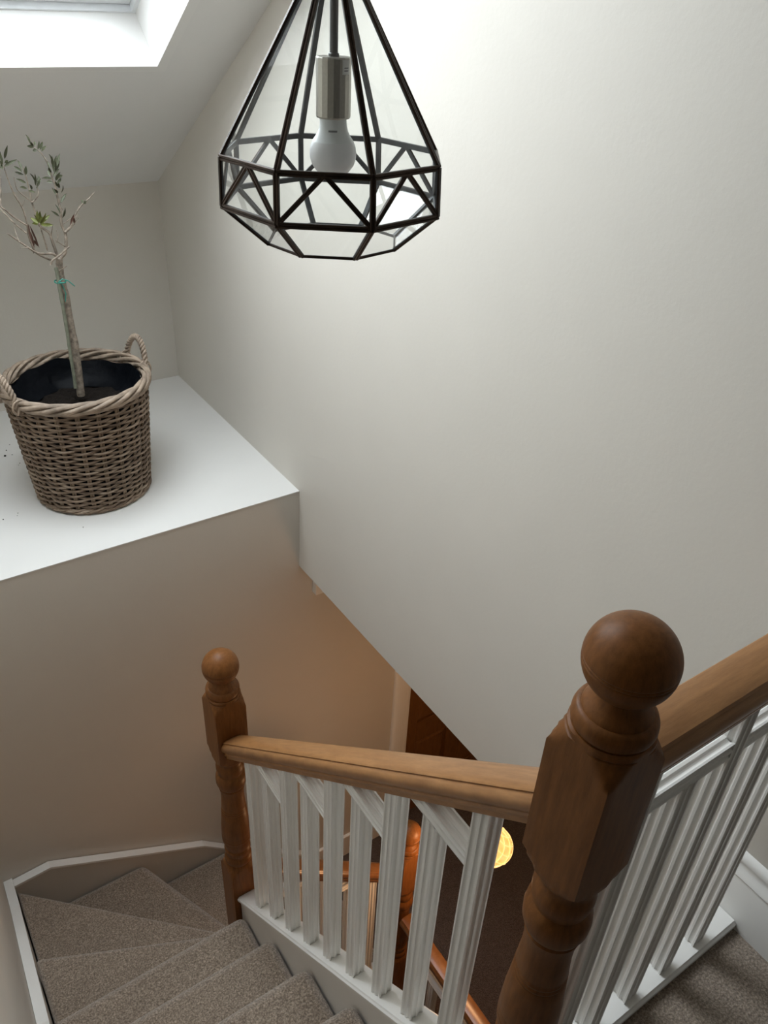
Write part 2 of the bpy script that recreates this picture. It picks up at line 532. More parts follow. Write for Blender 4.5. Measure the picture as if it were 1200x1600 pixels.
# ------------------------------------------------------------------ stairs
stair = thing('staircase', (0.2, 1.2, Z_HALL), 'carpeted winding staircase with white strings going down to the hall', 'stairs')
def step(poly, k, deep=0.42):
    z = -RISE * k
    MB().prism(poly, 'z', z - deep, z).build('step', CARPET, stair, smooth=30, bevel=0.028)
XA, XB = XL + 0.0365, 0.545
step([(XA, Y0 - 0.03), (0.512, Y0 - 0.03), (0.512, NY + 0.062), (XB, NY + 0.062), (XB, Y0 + GOING), (XA, Y0 + GOING)], 1)
for k in range(2, 6):
    step([(XA, Y0 + GOING * (k - 1) - 0.03), (XB, Y0 + GOING * (k - 1) - 0.03), (XB, Y0 + GOING * k), (XA, Y0 + GOING * k)], k)
y5 = Y0 + GOING * 5
YE = Y_END - 0.0365
step([(XA, y5 - 0.03), (XB, y5 - 0.03), (XB, 1.484), (0.510, 1.484), (0.510, 1.554), (XA, 1.83)], 6)
step([(XA, 1.79), (0.510, 1.51), (0.510, 1.612), (0.575, 1.612), (0.575, 1.635), (XA, YE)], 7)
step([(XA, YE), (0.56, 1.615), (0.68, 1.615), (0.395, YE)], 8)
step([(0.375, YE), (0.66, 1.60), (0.82, 1.60), (0.82, YE)], 9)
step([(0.80, 1.60), (1.045, 1.60), (1.045, YE), (0.80, YE)], 10)
step([(1.02, 1.60), (1.27, 1.60), (1.27, YE), (1.02, YE)], 11)

# wall strings: beige board with a white cap
def wall_string(pts, axis, face, wallp):
    """pts: (u, z) along the wall, top line of the string"""
    lo, hi = min(face, wallp), max(face, wallp)
    cap = pts + [(u, z - 0.012) for u, z in reversed(pts)]
    brd = [(u, z - 0.012) for u, z in pts] + [(u, z - 0.75) for u, z in reversed(pts)]
    MB().prism(brd, axis, lo + (0.004 if lo == face else 0), hi - (0.004 if hi == face else 0)).build('string_board', WALL, stair)
    MB().prism(cap, axis, lo, hi).build('string_cap', GLOSS, stair)
wall_string([(0.345, 0.03), (1.45, -1.00), (1.83, -1.215), (2.15, -1.40), (Y_END, -1.445)], 'x', XL + 0.035, XL + 0.0015)
wall_string([(XL + 0.035, -1.455), (0.041, -1.444), (0.681, -1.805), (0.788, -1.914), (1.26, -2.355), (1.30, -2.385)], 'y', YE + 0.0015, Y_END - 0.0015)
struct(MB().box(1.30, DX0 - 0.10, Y_END - 0.018, Y_END, Z_HALL, Z_HALL + 0.17).build('baseboard_hall', GLOSS, bevel=0.004))

def base_z(y):
    return -0.533 - 0.915 * (y - 0.985)
def rail_z(y):          # underside of the stair handrail
    return 0.2625 - 0.925 * (y - 0.9)
def lbase_z(x):
    return -1.815 - 0.90 * (x - 0.75)
def lrail_z(x):
    return -1.095 - 0.90 * (x - 0.75)
# outer strings
MB().prism([(0.397, base_z(0.397) - 0.0315), (1.4995, base_z(1.4995) - 0.0315), (1.4995, base_z(1.4995) - 0.34), (0.397, base_z(0.397) - 0.34)],
           'x', 0.548, 0.590).build('outer_string', GLOSS, stair)
MB().prism([(0.6215, lbase_z(0.6215) - 0.0315), (1.2365, lbase_z(1.2365) - 0.0315), (1.2365, lbase_z(1.2365) - 0.34), (0.6215, lbase_z(0.6215) - 0.34)],
           'y', 1.51, 1.55).build('outer_string', GLOSS, stair)

# ------------------------------------------------------------------ balustrades
HALF = [(0.0, 0.080), (0.016, 0.079), (0.0275, 0.075), (0.0300, 0.0715), (0.0285, 0.0680), (0.0330, 0.0640), (0.0365, 0.056),
        (0.0370, 0.048), (0.0350, 0.038), (0.0290, 0.030), (0.0275, 0.026), (0.0295, 0.022), (0.0280, 0.016), (0.0235, 0.012), (0.0225, 0.0)]
RAILP = HALF + [(-u, w) for u, w in reversed(HALF) if u > 0]
def base_profile(w=0.034):
    h = [(w - 0.006, 0.0), (w - 0.004, -0.004), (w, -0.008), (w, -0.018), (w - 0.004, -0.020), (w - 0.005, -0.026), (w - 0.010, -0.030)]
    return h + [(-u, z) for u, z in reversed(h)]
def reeded(h=0.0165):
    """square baluster section with two broad flutes on each face"""
    edge, wf = 0.0034, 0.0108
    gap = 2 * h - 2 * edge - 2 * wf
    prof = [(-h, 0)]
    x = -h + edge
    for i in range(2):
        prof += [(x, 0.0), (x + wf * 0.10, 0.0017), (x + wf * 0.30, 0.0031), (x + wf * 0.5, 0.0036), (x + wf * 0.70, 0.0031), (x + wf * 0.90, 0.0017), (x + wf, 0.0)]
        x += wf + gap
    pts = []
    for r in range(4):
        a = r * math.pi / 2
        for u, d in prof:
            px, py = u, -(h - d)
            pts.append((px * math.cos(a) - py * math.sin(a), px * math.sin(a) + py * math.cos(a)))
    return pts
REED = reeded()
def upright(x, y, z0, z1, parent, sx=0.0, sy=0.0):
    mb = MB().sweep(REED, (x, y, z0), (x, y, z1), (1, 0, 0), (0, 1, 0))
    n = len(REED)                                # foot cut to the pitch of the base rail
    mb.v = [(v[0], v[1], v[2] + (sx * (v[0] - x) + sy * (v[1] - y) if i < n else 0)) for i, v in enumerate(mb.v)]
    mb.build('baluster', GLOSS, parent)
def crossbar(A, B, side, parent):
    MB().sweep(REED, A, B, side, (0, 0, 1)).build('cross_rail', GLOSS, parent)

# upper stair flight
bal = thing('stair_balustrade', (XS, 0.9, base_z(0.9)), 'sloping stair balustrade with brown handrail and white fluted balusters', 'balustrade', 'stair balustrades')
ya, yb = NY + 0.0475, LY - 0.0475
MB().sweep(RAILP, (XS, ya, rail_z(ya)), (XS, yb, rail_z(yb)), (1, 0, 0), (0, 0, 1)).build('handrail', WOOD_Y, bal, smooth=35)
MB().sweep(base_profile(), (XS, ya, base_z(ya)), (XS, yb, base_z(yb)), (1, 0, 0), (0, 0, 1)).build('base_rail', GLOSS, bal)
ys = [1.367 - 0.1086 * i for i in range(9)]
for i, y in enumerate(ys):
    if i % 2 == 0:
        upright(XS, y, base_z(y) - 0.012, rail_z(y) + 0.012, bal, 0, -0.915)
for i in (1, 3, 5, 7):
    y = ys[i]
    zt = rail_z(ys[i - 1]) + 0.047
    upright(XS, y, base_z(y) - 0.012, zt + 0.003, bal, 0, -0.915)
    ye = 0.9 + (0.2625 + 0.030 - zt - 0.033) / 0.925
    crossbar((XS, ye, zt + 0.0165), (XS, ys[i + 1] + 0.0165, zt + 0.0165), (1, 0, 0), bal)

# landing
bal = thing('landing_balustrade', (0.9, NY, 0), 'level landing balustrade on a white base rail, nearest on the right', 'balustrade', 'stair balustrades')
ZR = 0.822
MB().sweep(RAILP, (NX + 0.0475, NY, ZR), (XR - 0.002, NY, ZR), (0, 1, 0), (0, 0, 1)).build('handrail', WOOD_X, bal, smooth=35)
MB().sweep(base_profile(0.036), (NX + 0.0475, NY - 0.001, 0.027), (XR - 0.022, NY - 0.001, 0.027), (0, 1, 0), (0, 0, 1)).build('base_rail', GLOSS, bal)
xs = [0.668 + 0.1012 * i for i in range(5)]
for i, x in enumerate(xs):
    upright(x, NY - 0.003, 0.02, ZR + 0.012 if i % 2 == 0 else 0.735, bal)
for i in (1, 3):
    crossbar((xs[i - 1] + 0.0165, NY - 0.003, 0.748), (xs[i + 1] - 0.0165, NY - 0.003, 0.748), (0, 1, 0), bal)
crossbar((xs[4] + 0.0165, NY - 0.003, 0.748), (XR - 0.001, NY - 0.003, 0.748), (0, 1, 0), bal)

# lower flight, seen through the upper balusters
yl = 1.53
bal = thing('stair_balustrade', (0.9, yl, lbase_z(0.9)), 'lower balustrade seen through the upper balusters, under the winding steps', 'balustrade', 'stair balustrades')
MB().sweep(RAILP, (LX + 0.0475, yl, lrail_z(LX + 0.0475)), (HX - 0.0475, yl, lrail_z(HX - 0.0475)), (0, 1, 0), (0, 0, 1)).build('handrail', WOOD_LOW, bal, smooth=35)
MB().sweep(base_profile(), (LX + 0.0475, yl, lbase_z(LX + 0.0475)), (HX - 0.0475, yl, lbase_z(HX - 0.0475)), (0, 1, 0), (0, 0, 1)).build('base_rail', GLOSS, bal)
xs = [0.69 + 0.108 * i for i in range(5)]
for i, x in enumerate(xs):
    if i % 2 == 0:
        upright(x, yl, lbase_z(x) - 0.012, lrail_z(x) + 0.012, bal, -0.90, 0)
    else:
        zt = lrail_z(xs[i + 1]) + 0.056
        upright(x, yl, lbase_z(x) - 0.012, zt, bal, -0.90, 0)
        xe = 0.75 + (-1.095 + 0.030 - zt - 0.033) / 0.90
        crossbar((xs[i - 1] + 0.0165, yl, zt + 0.0165), (xe, yl, zt + 0.0165), (0, 1, 0), bal)

# level rail along the hall floor edge
bal = thing('hall_balustrade', (HX, 0.9, Z_HALL), 'level brown handrail with white balusters along the hall floor edge', 'balustrade', 'stair balustrades')
ZH = Z_HALL + 0.70
MB().sweep(RAILP, (HX, -0.4, ZH), (HX, HY - 0.041, ZH), (1, 0, 0), (0, 0, 1)).build('handrail', WOOD_LOW, bal, smooth=35)
MB().sweep(base_profile(), (HX, -0.4, Z_HALL + 0.03), (HX, HY - 0.0475, Z_HALL + 0.03), (1, 0, 0), (0, 0, 1)).build('base_rail', GLOSS, bal)
for i in range(11):
    y = 1.36 - 0.11 * i
    upright(HX, y, Z_HALL + 0.01, ZH + 0.012 if i % 2 == 0 else ZH - 0.11, bal)
for i in range(0, 10, 2):
    y = 1.36 - 0.11 * i
    crossbar((HX, y - 0.0165, ZH - 0.095), (HX, y - 0.22 + 0.0165, ZH - 0.095), (1, 0, 0), bal)

# ------------------------------------------------------------------ newel posts
def newel(name, x, y, zb, foot, label):
    t = thing(name, (x, y, zb - foot), label, 'newel post', 'turned newel posts')
    H = 0.047
    sq = H * math.sqrt(2) + 0.0006
    prof = [(-foot, sq), (-0.935, sq), (-0.905, 0.052), (-0.893, 0.044), (-0.888, 0.040), (-0.880, 0.0445), (-0.868, 0.0455), (-0.857, 0.043),
            (-0.852, 0.039), (-0.842, 0.0385), (-0.832, 0.0425), (-0.820, 0.043), (-0.812, 0.039), (-0.800, 0.041), (-0.770, 0.0465),
            (-0.762, 0.0455), (-0.758, 0.0470), (-0.750, 0.0458), (-0.746, 0.0470), (-0.738, 0.0455), (-0.733, 0.0465), (-0.69, 0.0450), (-0.65, 0.0420),
            (-0.628, 0.0405), (-0.624, 0.0390), (-0.619, 0.0402), (-0.614, 0.0386), (-0.609, 0.0396), (-0.604, 0.0380), (-0.600, 0.0386),
            (-0.56, 0.0362), (-0.535, 0.0362), (-0.512, 0.0390), (-0.505, 0.0405), (-0.500, 0.0385), (-0.494, 0.0425), (-0.482, 0.0462), (-0.466, 0.0470),
            (-0.452, 0.0455), (-0.444, 0.0410), (-0.438, 0.0385), (-0.430, 0.0400), (-0.420, 0.0425), (-0.406, 0.0425), (-0.397, 0.0395),
            (-0.390, 0.0375), (-0.380, 0.0385), (-0.372, 0.0430), (-0.362, 0.0500), (-0.350, 0.0590), (-0.338, sq), (-0.139, sq),
            (-0.130, 0.0625), (-0.120, 0.0570), (-0.113, 0.0525), (-0.1085, 0.0505), (-0.1075, 0.0480), (-0.1060, 0.0488), (-0.1030, 0.0500), (-0.0990, 0.0495), (-0.0965, 0.0465)]
    MB().lathe(prof, (x, y, zb), 64, clip=H).build('post', WOOD_Z, t, smooth=28)
    cap = [(-0.0964, 0.0440), (-0.0955, 0.0450), (-0.093, 0.0470), (-0.087, 0.0482), (-0.080, 0.0478), (-0.074, 0.0455), (-0.0705, 0.0425), (-0.0700, 0.0395),
           (-0.0680, 0.0390), (-0.0640, 0.0365), (-0.059, 0.0325), (-0.054, 0.0295), (-0.048, 0.0275), (-0.042, 0.0270)]
    MB().lathe(cap, (x, y, zb), 48).build('finial_base', WOOD_Z, t, smooth=40)
    r = 0.0515
    ball = []
    for i in range(41):
        a = math.radians(-58 + (90 + 58) * i / 40)
        q = r
        for g in (2.0, -3.0):
            q -= 0.0019 * math.exp(-((math.degrees(a) - g) / 1.3) ** 2)
        ball.append((q * math.sin(a), max(q * math.cos(a), 0.0004)))
    extra = []
    for g in (2.0, -3.0):
        for d in (-1.6, -0.8, 0, 0.8, 1.6):
            a = math.radians(g + d)
            q = r - 0.0013 * math.exp(-(d / 1.0) ** 2)
            extra.append((q * math.sin(a), q * math.cos(a)))
    ball = [b for b in ball if not (-0.0045 < b[0] < 0.0036)] + extra
    ball.sort()
    MB().lathe(ball, (x, y, zb), 64).build('ball_finial', WOOD_Z, t, smooth=60)
    return t
newel('newel_post', NX, NY, 1.050, 1.40, 'large dark brown newel post with ball finial at the landing edge')
newel('newel_post', LX, LY, 0.030, 2.05, 'smaller brown newel post with ball finial at the turn of the stair')
newel('newel_post', HX, HY, -1.235, 1.33, 'orange-lit newel post in the hall, glimpsed behind the white balusters')

# ------------------------------------------------------------------ pendant lantern
PX, PY = 0.568, 0.954
PZ1, PR1, PZ2, PR2, PZ3, PR3, PZT, PRT, PH = 1.4389, 0.1454, 1.3813, 0.1477, 1.331, 0.0901, 1.6578, 0.012, 2.9275
lamp = thing('pendant_lantern', (PX, PY, PZ3), 'faceted clear glass pendant lantern with dark bronze frame', 'pendant lamp')
def pv(k, r, z):
    a = PH + k * math.pi / 4
    return Vector((PX - 0.0088 * (z - PZ1) + r * math.cos(a), PY + 0.0052 * (z - PZ1) + r * math.sin(a), z))
C0 = Vector((PX, PY, PZ1 - 0.02))
CAME_O = [(-0.0042, -0.0005), (-0.0042, 0.0022), (-0.0034, 0.0030), (-0.0012, 0.0030), (-0.0004, 0.0016), (0.0004, 0.0016),
          (0.0012, 0.0030), (0.0034, 0.0030), (0.0042, 0.0022), (0.0042, -0.0005)]
CAME_I = [(-0.0040, -0.0028), (-0.0040, -0.0006), (0.0040, -0.0006), (0.0040, -0.0028)]
def came(A, B, name='came', s=1.0):
    s *= 0.84
    d = (B - A).normalized()
    mid = (A + B) / 2
    out = mid - Vector((PX, PY, min(max(mid.z - 0.0, PZ3), PZT - 0.02)))
    if out.length < 1e-5:
        out = Vector((1, 0, 0))
    out = (out - d * out.dot(d)).normalized()
    side = d.cross(out)
    o = MB().sweep([(u * s, w * s) for u, w in CAME_O], A, B, side, out).build(name, BRONZE, lamp)
    MB().sweep([(u * s, w * s) for u, w in CAME_I], A, B, side, out).build('came_lining', BRONZE_IN, o)
def pane(pts):
    pts = [Vector(p) for p in pts]
    c = sum(pts, Vector()) / len(pts)
    pts = [c + (p - c) * 0.985 for p in pts]
    MB().add(pts, [tuple(range(len(pts)))]).build('glass_pane', PANE, lamp, fix=False)
for k in range(8):
    a1, b1 = pv(k, PR1, PZ1), pv(k + 1, PR1, PZ1)
    a2, b2 = pv(k, PR2, PZ2), pv(k + 1, PR2, PZ2)
    a3, b3 = pv(k, PR3, PZ3), pv(k + 1, PR3, PZ3)
    at, bt = pv(k, PRT, PZT), pv(k + 1, PRT, PZT)
    m1 = (a1 + b1) / 2
    came(a1, at, 'rib')
    came(a1, b1)
    came(a2, b2)
    came(a1, a2)
    came(a2, m1, s=0.85)
    came(m1, b2, s=0.85)
    came(a2, a3)
    came(a3, b3, s=0.5)
    pane((a1, b1, bt, at))
    pane((a1, m1, a2))
    pane((m1, b2, a2))
    pane((m1, b1, b2))
    pane((a2, b2, b3, a3))
MB().lathe([(-0.006, 0.006), (-0.004, 0.016), (0.004, 0.020), (0.014, 0.014), (0.030, 0.008)], (PX, PY, PZT), 24).build('top_cap', BRONZE, lamp, smooth=40)
MB().lathe([(0, 0.0052), (Z_TOP - 0.02 - 1.5485, 0.0052)], (PX, PY, 1.5485), 16).build('rod', ROD, lamp, smooth=40)
MB().lathe([(-0.03, 0.012), (-0.022, 0.045), (-0.006, 0.05), (0, 0.05)], (PX, PY, roof_z(PY) - 0.001), 32).build('ceiling_rose', STEEL, lamp, smooth=40)
# bulb holder with flat facets, sticker and bulb
hold = MB().lathe([(0, 0.0205), (0.002, 0.0218), (0.0655, 0.0218), (0.0672, 0.0208)], (PX, PY, 1.4815), 18).build('bulb_holder', STEEL, lamp, smooth=12)
MB().lathe([(0, 0.0068), (0.003, 0.0066), (0.004, 0.0055)], (PX, PY, 1.5487), 18).build('collar', ROD, hold, smooth=30)
def curved_patch(r, a0, a1, z0, z1, n=6):
    mb = MB()
    vs = []
    for i in range(n + 1):
        a = a0 + (a1 - a0) * i / n
        vs += [(PX + r * math.cos(a), PY + r * math.sin(a), z0), (PX + r * math.cos(a), PY + r * math.sin(a), z1)]
    return mb.add(vs, [(2 * i, 2 * i + 2, 2 * i + 3, 2 * i + 1) for i in range(n)])
view = math.atan2(-PY, -PX)       # direction back to the viewer
MB_st = curved_patch(0.0222, view + 0.50, view + 1.02, 1.531, 1.5465)
MB_st.build('sticker', STICK, hold, fix=False)
curved_patch(0.0224, view + 0.62, view + 0.92, 1.5345, 1.5355).build('sticker_print', INK, hold, fix=False)
curved_patch(0.0224, view + 0.62, view + 0.92, 1.5375, 1.5385).build('sticker_print', INK, hold, fix=False)
bz = 1.4815
bulb = MB().lathe([(-0.0705, 0.0004), (-0.0698, 0.007), (-0.067, 0.0145), (-0.062, 0.0215), (-0.055, 0.0268), (-0.0465, 0.0296), (-0.0395, 0.0300), (-0.033, 0.0290),
                   (-0.0265, 0.0262)], (PX, PY, bz), 40).build('light_bulb', BULB, lamp, smooth=50)
MB().lathe([(-0.0265, 0.0262), (-0.021, 0.0222), (-0.015, 0.0190), (-0.008, 0.0172), (0.0005, 0.0168)], (PX, PY, bz), 40).build('bulb_collar', BULBN, bulb, smooth=50)
for i in range(7):
    a = view - 0.02 + (i - 3) * 0.085
    curved_patch(0.0188, a - 0.034, a + 0.034, bz - 0.0146, bz - 0.0122, 2).build('bulb_print', INK, bulb, fix=False)

# ------------------------------------------------------------------ hall lamp below
GX, GY, GZ = 1.445, 1.215, -1.06
glow = thing('hall_pendant_lamp', (GX, GY, GZ - 0.085), 'glowing woven teardrop pendant lamp in the hall below', 'pendant lamp')
egg = []
for i in range(25):
    t = i / 24
    z = -0.085 + 0.185 * t
    r = 0.078 * math.sin(math.pi * t ** 0.80) ** 0.80 if 0 < t < 1 else 0.004
    egg.append((z, max(r, 0.006)))
def shade_mat():
    mt, nt, b = new_mat('lit_rattan_shade')
    v = tex_coord(nt, (1, 1, 1))
    n = noise(nt, v, 35, 4)
    c = ramp(nt, n, [(0.3, (1.0, 0.42, 0.09)), (0.7, (1.0, 0.60, 0.20))])
    b.inputs['Base Color'].default_value = (0.6, 0.4, 0.2, 1)
    nt.links.new(c, b.inputs['Emission Color'])
    b.inputs['Emission Strength'].default_value = 1.15
    return mt
MB().lathe([(z, r - 0.003) for z, r in egg if r > 0.01], (GX, GY, GZ), 32, capped=False).build('shade', shade_mat(), glow, smooth=60, fix=False)
LITE = emit('lit_cane', (1.0, 0.62, 0.25), 1.15)
for fam in (1, -1):
    for j in range(9):
        path = []
        for i, (z, r) in enumerate(egg):
            a = 2 * math.pi * j / 9 + fam * i * 0.115
            path.append((GX + r * math.cos(a), GY + r * math.sin(a), GZ + z))
        MB().tube(path, 0.0016, 5).build('cane_strip', LITE, glow)
MB().tube([(GX, GY, GZ + 0.09), (GX, GY, SOFFIT - 0.002)], 0.003, 8).build('cord', ROD, glow)
ld = bpy.data.lights.new('hall_lamp_light', 'POINT')
ld.energy = 11.5
ld.color = (1.0, 0.56, 0.28)
ld.shadow_soft_size = 0.08
lo = bpy.data.objects.new('hall_lamp_light', ld)
COL.objects.link(lo)
lo.parent = glow
lo.location = (0, 0, -0.02)

# ------------------------------------------------------------------ wicker basket
BX, BY, BZ0, BZ1, BR0, BR1 = 0.565, 2.645, Z_LEDGE, 0.465, 0.190, 0.230
bask = thing('wicker_basket', (BX, BY, BZ0), 'round grey-brown willow basket with two loop handles on the white ledge', 'basket')
NST = 22
def brad(z):
    t = (z - BZ0) / (BZ1 - BZ0)
    return BR0 + (BR1 - BR0) * (t ** 0.9)
mb = MB()
z = BZ0 + 0.022
row = 0
while z < BZ1 - 0.030:
    path = []
    n = NST * 6
    jit = random.uniform(-0.0006, 0.0006)
    for i in range(n):
        th = 2 * math.pi * i / n
        ph = th * NST / 2 + row * math.pi
        w = math.sin(ph)
        rr = brad(z) + 0.0072 * w
        path.append((BX + rr * math.cos(th), BY + rr * math.sin(th), z + jit + 0.0016 * math.sin(3 * th + row)))
    mb.tube(path, 0.0046, 6, closed=True)
    z += 0.0102
    row += 1
wv = mb.build('woven_side', WICKER, bask, smooth=60, fix=False)
wv['kind'] = 'stuff'
mb = MB()
for j in range(NST):
    for off in (-0.017, 0.017):
        th = 2 * math.pi * (j + 0.5) / NST + off
        mb.tube([(BX + (brad(z) + 0.0005) * math.cos(th), BY + (brad(z) + 0.0005) * math.sin(th), z) for z in [BZ0 + 0.004, BZ0 + 0.15, BZ0 + 0.3, BZ1 - 0.02]], 0.0040, 6)
st = mb.build('upright_canes', STAKE, bask, smooth=60, fix=False)
st['kind'] = 'stuff'
# twisted rim and foot border
def twist_ring(zc, rad, minor, strands, turns, thick, name, mat, flat=1.0):
    for s in range(strands):
        path = []
        n = 200
        for i in range(n):
            th = 2 * math.pi * i / n
            a = th * turns + 2 * math.pi * s / strands
            rr = rad + minor * math.cos(a)
            path.append((BX + rr * math.cos(th), BY + rr * math.sin(th), zc + minor * flat * math.sin(a)))
        MB().tube(path, thick, 6, closed=True).build(name, mat, bask, smooth=60, fix=False)
twist_ring(BZ1 - 0.012, BR1 + 0.002, 0.0100, 5, 4, 0.0076, 'rim_cane', RIM, 1.5)
twist_ring(BZ0 + 0.0125, BR0 + 0.003, 0.0055, 3, 10, 0.0060, 'foot_cane', WICKER)
MB().lathe([(0.004, BR0 - 0.012), (0.012, BR0 - 0.012)], (BX, BY, BZ0), 40).build('basket_base', WICKER, bask, smooth=30)
# loop handles
def handle(ang, w=0.062, h=0.082, lean=0.018):
    c = Vector((BX + (BR1 + 0.003) * math.cos(ang), BY + (BR1 + 0.003) * math.sin(ang), BZ1 - 0.004))
    tan = Vector((-math.sin(ang), math.cos(ang), 0))
    out = Vector((math.cos(ang), math.sin(ang), 0))
    core = []
    N = 40
    for i in range(N + 1):
        t = i / N
        a = math.pi * t
        core.append(c - tan * w * math.cos(a) * (1.0 - 0.10 * math.sin(a)) + Vector((0, 0, 1)) * (h * math.sin(a) ** 0.75 - 0.035 * (1 - math.sin(a))) + out * lean * math.sin(a))
    hd = MB().tube(core, 0.0062, 8).build('handle', RIM, bask, smooth=60, fix=False)
    for s in range(3):
        path = []
        for i in range(N * 3 + 1):
            t = i / (N * 3)
            f = t * N
            i0 = min(int(f), N - 1)
            p = core[i0].lerp(core[i0 + 1], f - i0)
            d = (core[i0 + 1] - core[i0]).normalized()
            e1 = out - d * out.dot(d)
            e1.normalize()
            e2 = d.cross(e1)
            a = t * 2 * math.pi * 7 + s * 2 * math.pi / 3
            path.append(p + (e1 * math.cos(a) + e2 * math.sin(a)) * 0.0072)
        MB().tube(path, 0.0042, 6).build('wrapping_cane', RIM, hd, smooth=60, fix=False)
    for sgn in (-1, 1):
        q = c + tan * w * sgn
        loop = []
        for i in range(24):
            a = 2 * math.pi * i / 24
            loop.append(q + out * 0.021 * math.cos(a) + Vector((0, 0, -0.012)) + Vector((0, 0, 0.026)) * math.sin(a) + tan * 0.004 * math.sin(a))
        MB().tube(loop, 0.0036, 6, closed=True).build('binding_cane', RIM, hd, smooth=60, fix=False)
handle(math.radians(14))
handle(math.radians(194))
# plastic liner with creases
mb = MB()
n = 96
levels = [(BZ1 - 0.022, 0.008, 0.9), (BZ1 - 0.05, 0.016, 0.7), (BZ1 - 0.085, 0.026, 1.0), (BZ1 - 0.105, 0.06, 1.0)]
rows = []
for li, (z, inset, amp) in enumerate(levels):
    for i in range(n):
        th = 2 * math.pi * i / n
        wob = (math.sin(th * 5 + li) + 0.6 * math.sin(th * 11 + 2 * li) + 0.5 * math.sin(th * 23 + li * 3)) / 2
        rr = brad(z) - 0.006 - inset - 0.006 * amp * (wob + 0.8)
        zz = z + (0.009 * math.sin(th * 4 + 1.0) + 0.005 * math.sin(th * 9) if li == 0 else 0.004 * wob)
        rows.append((BX + rr * math.cos(th), BY + rr * math.sin(th), zz))
fs = []
for li in range(len(levels) - 1):
    for i in range(n):
        i2 = (i + 1) % n
        fs.append((li * n + i, li * n + i2, (li + 1) * n + i2, (li + 1) * n + i))
mb.lathe([(BZ0 + 0.02, BR0 - 0.018), (BZ0 + 0.2, brad(BZ0 + 0.2) - 0.016), (BZ1 - 0.03, brad(BZ1 - 0.03) - 0.015)], (BX, BY, 0), 48, capped=False)
mb.add(rows, fs).build('plastic_liner', LINER, bask, smooth=50, fix=False)
mb = MB()
rings = [(0.0, 1)] + [(r, 48) for r in (0.04, 0.08, 0.12, 0.16, 0.195)]
vs, fs = [(BX, BY, 0.372)], []
for r, _ in rings[1:]:
    for i in range(48):
        th = 2 * math.pi * i / 48
        vs.append((BX + r * math.cos(th), BY + r * math.sin(th), 0.37 + random.uniform(-0.006, 0.006) - 0.02 * (r / 0.2) ** 2))
for i in range(48):
    fs.append((0, 1 + i, 1 + (i + 1) % 48))
for k in range(len(rings) - 2):
    for i in range(48):
        i2 = (i + 1) % 48
        fs.append((1 + k * 48 + i, 1 + (k + 1) * 48 + i, 1 + (k + 1) * 48 + i2, 1 + k * 48 + i2))
so = mb.add(vs, fs).build('potting_soil', SOIL, bask, smooth=60, fix=False)
so['kind'] = 'stuff'

# ------------------------------------------------------------------ olive tree (points read in the plane of the trunk)
ROWS = Matrix(CAM_ROWS)
def on_plane(u, v, y):
    """picture point (zoomed crop of the tree) -> point of the tree's own plane at depth y"""
    px, py = u / 4.323, 190 + v / 4.323
    r = ROWS @ Vector((px - 600, py - 800, FPX))
    r *= y / r.y
    return Vector((r.x, r.y, r.z + CAM_H))
TY = 2.645
tree = thing('olive_tree', (0.572, TY, 0.372), 'sparse young olive tree with bare twigs planted in the basket', 'potted tree')
def branch(pts, r0, r1, name='branch', mat=BARK, dy0=0.0, dy1=0.0, parent=None):
    n = len(pts)
    base = [on_plane(u, v, TY + dy0 + (dy1 - dy0) * i / max(n - 1, 1)) for i, (u, v) in enumerate(pts)]
    path, rad = [], []
    for i in range(n - 1):
        p0 = base[max(i - 1, 0)]; p1 = base[i]; p2 = base[i + 1]; p3 = base[min(i + 2, n - 1)]
        for s in range(4):
            t = s / 4
            q = 0.5 * ((2 * p1) + (p2 - p0) * t + (2 * p0 - 5 * p1 + 4 * p2 - p3) * t * t + (3 * p1 - p0 - 3 * p2 + p3) * t ** 3)
            path.append(q)
            rad.append((r0 + (r1 - r0) * (i + t) / (n - 1)) * random.uniform(0.93, 1.1))
    path.append(base[-1])
    rad.append(r1)
    return MB().tube(path, rad, 7).build(name, mat, parent or tree, smooth=60, fix=False)
trunk = branch([(548, 1850), (533, 1730), (515, 1590), (500, 1480), (470, 1330), (448, 1200), (415, 1060), (402, 980), (400, 925)], 0.0135, 0.0100, 'trunk')
branch([(510, 1800), (497, 1700), (478, 1590), (455, 1430), (425, 1250), (395, 1080), (378, 985)], 0.0056, 0.0056, 'support_cane', CANE, -0.022, -0.016)
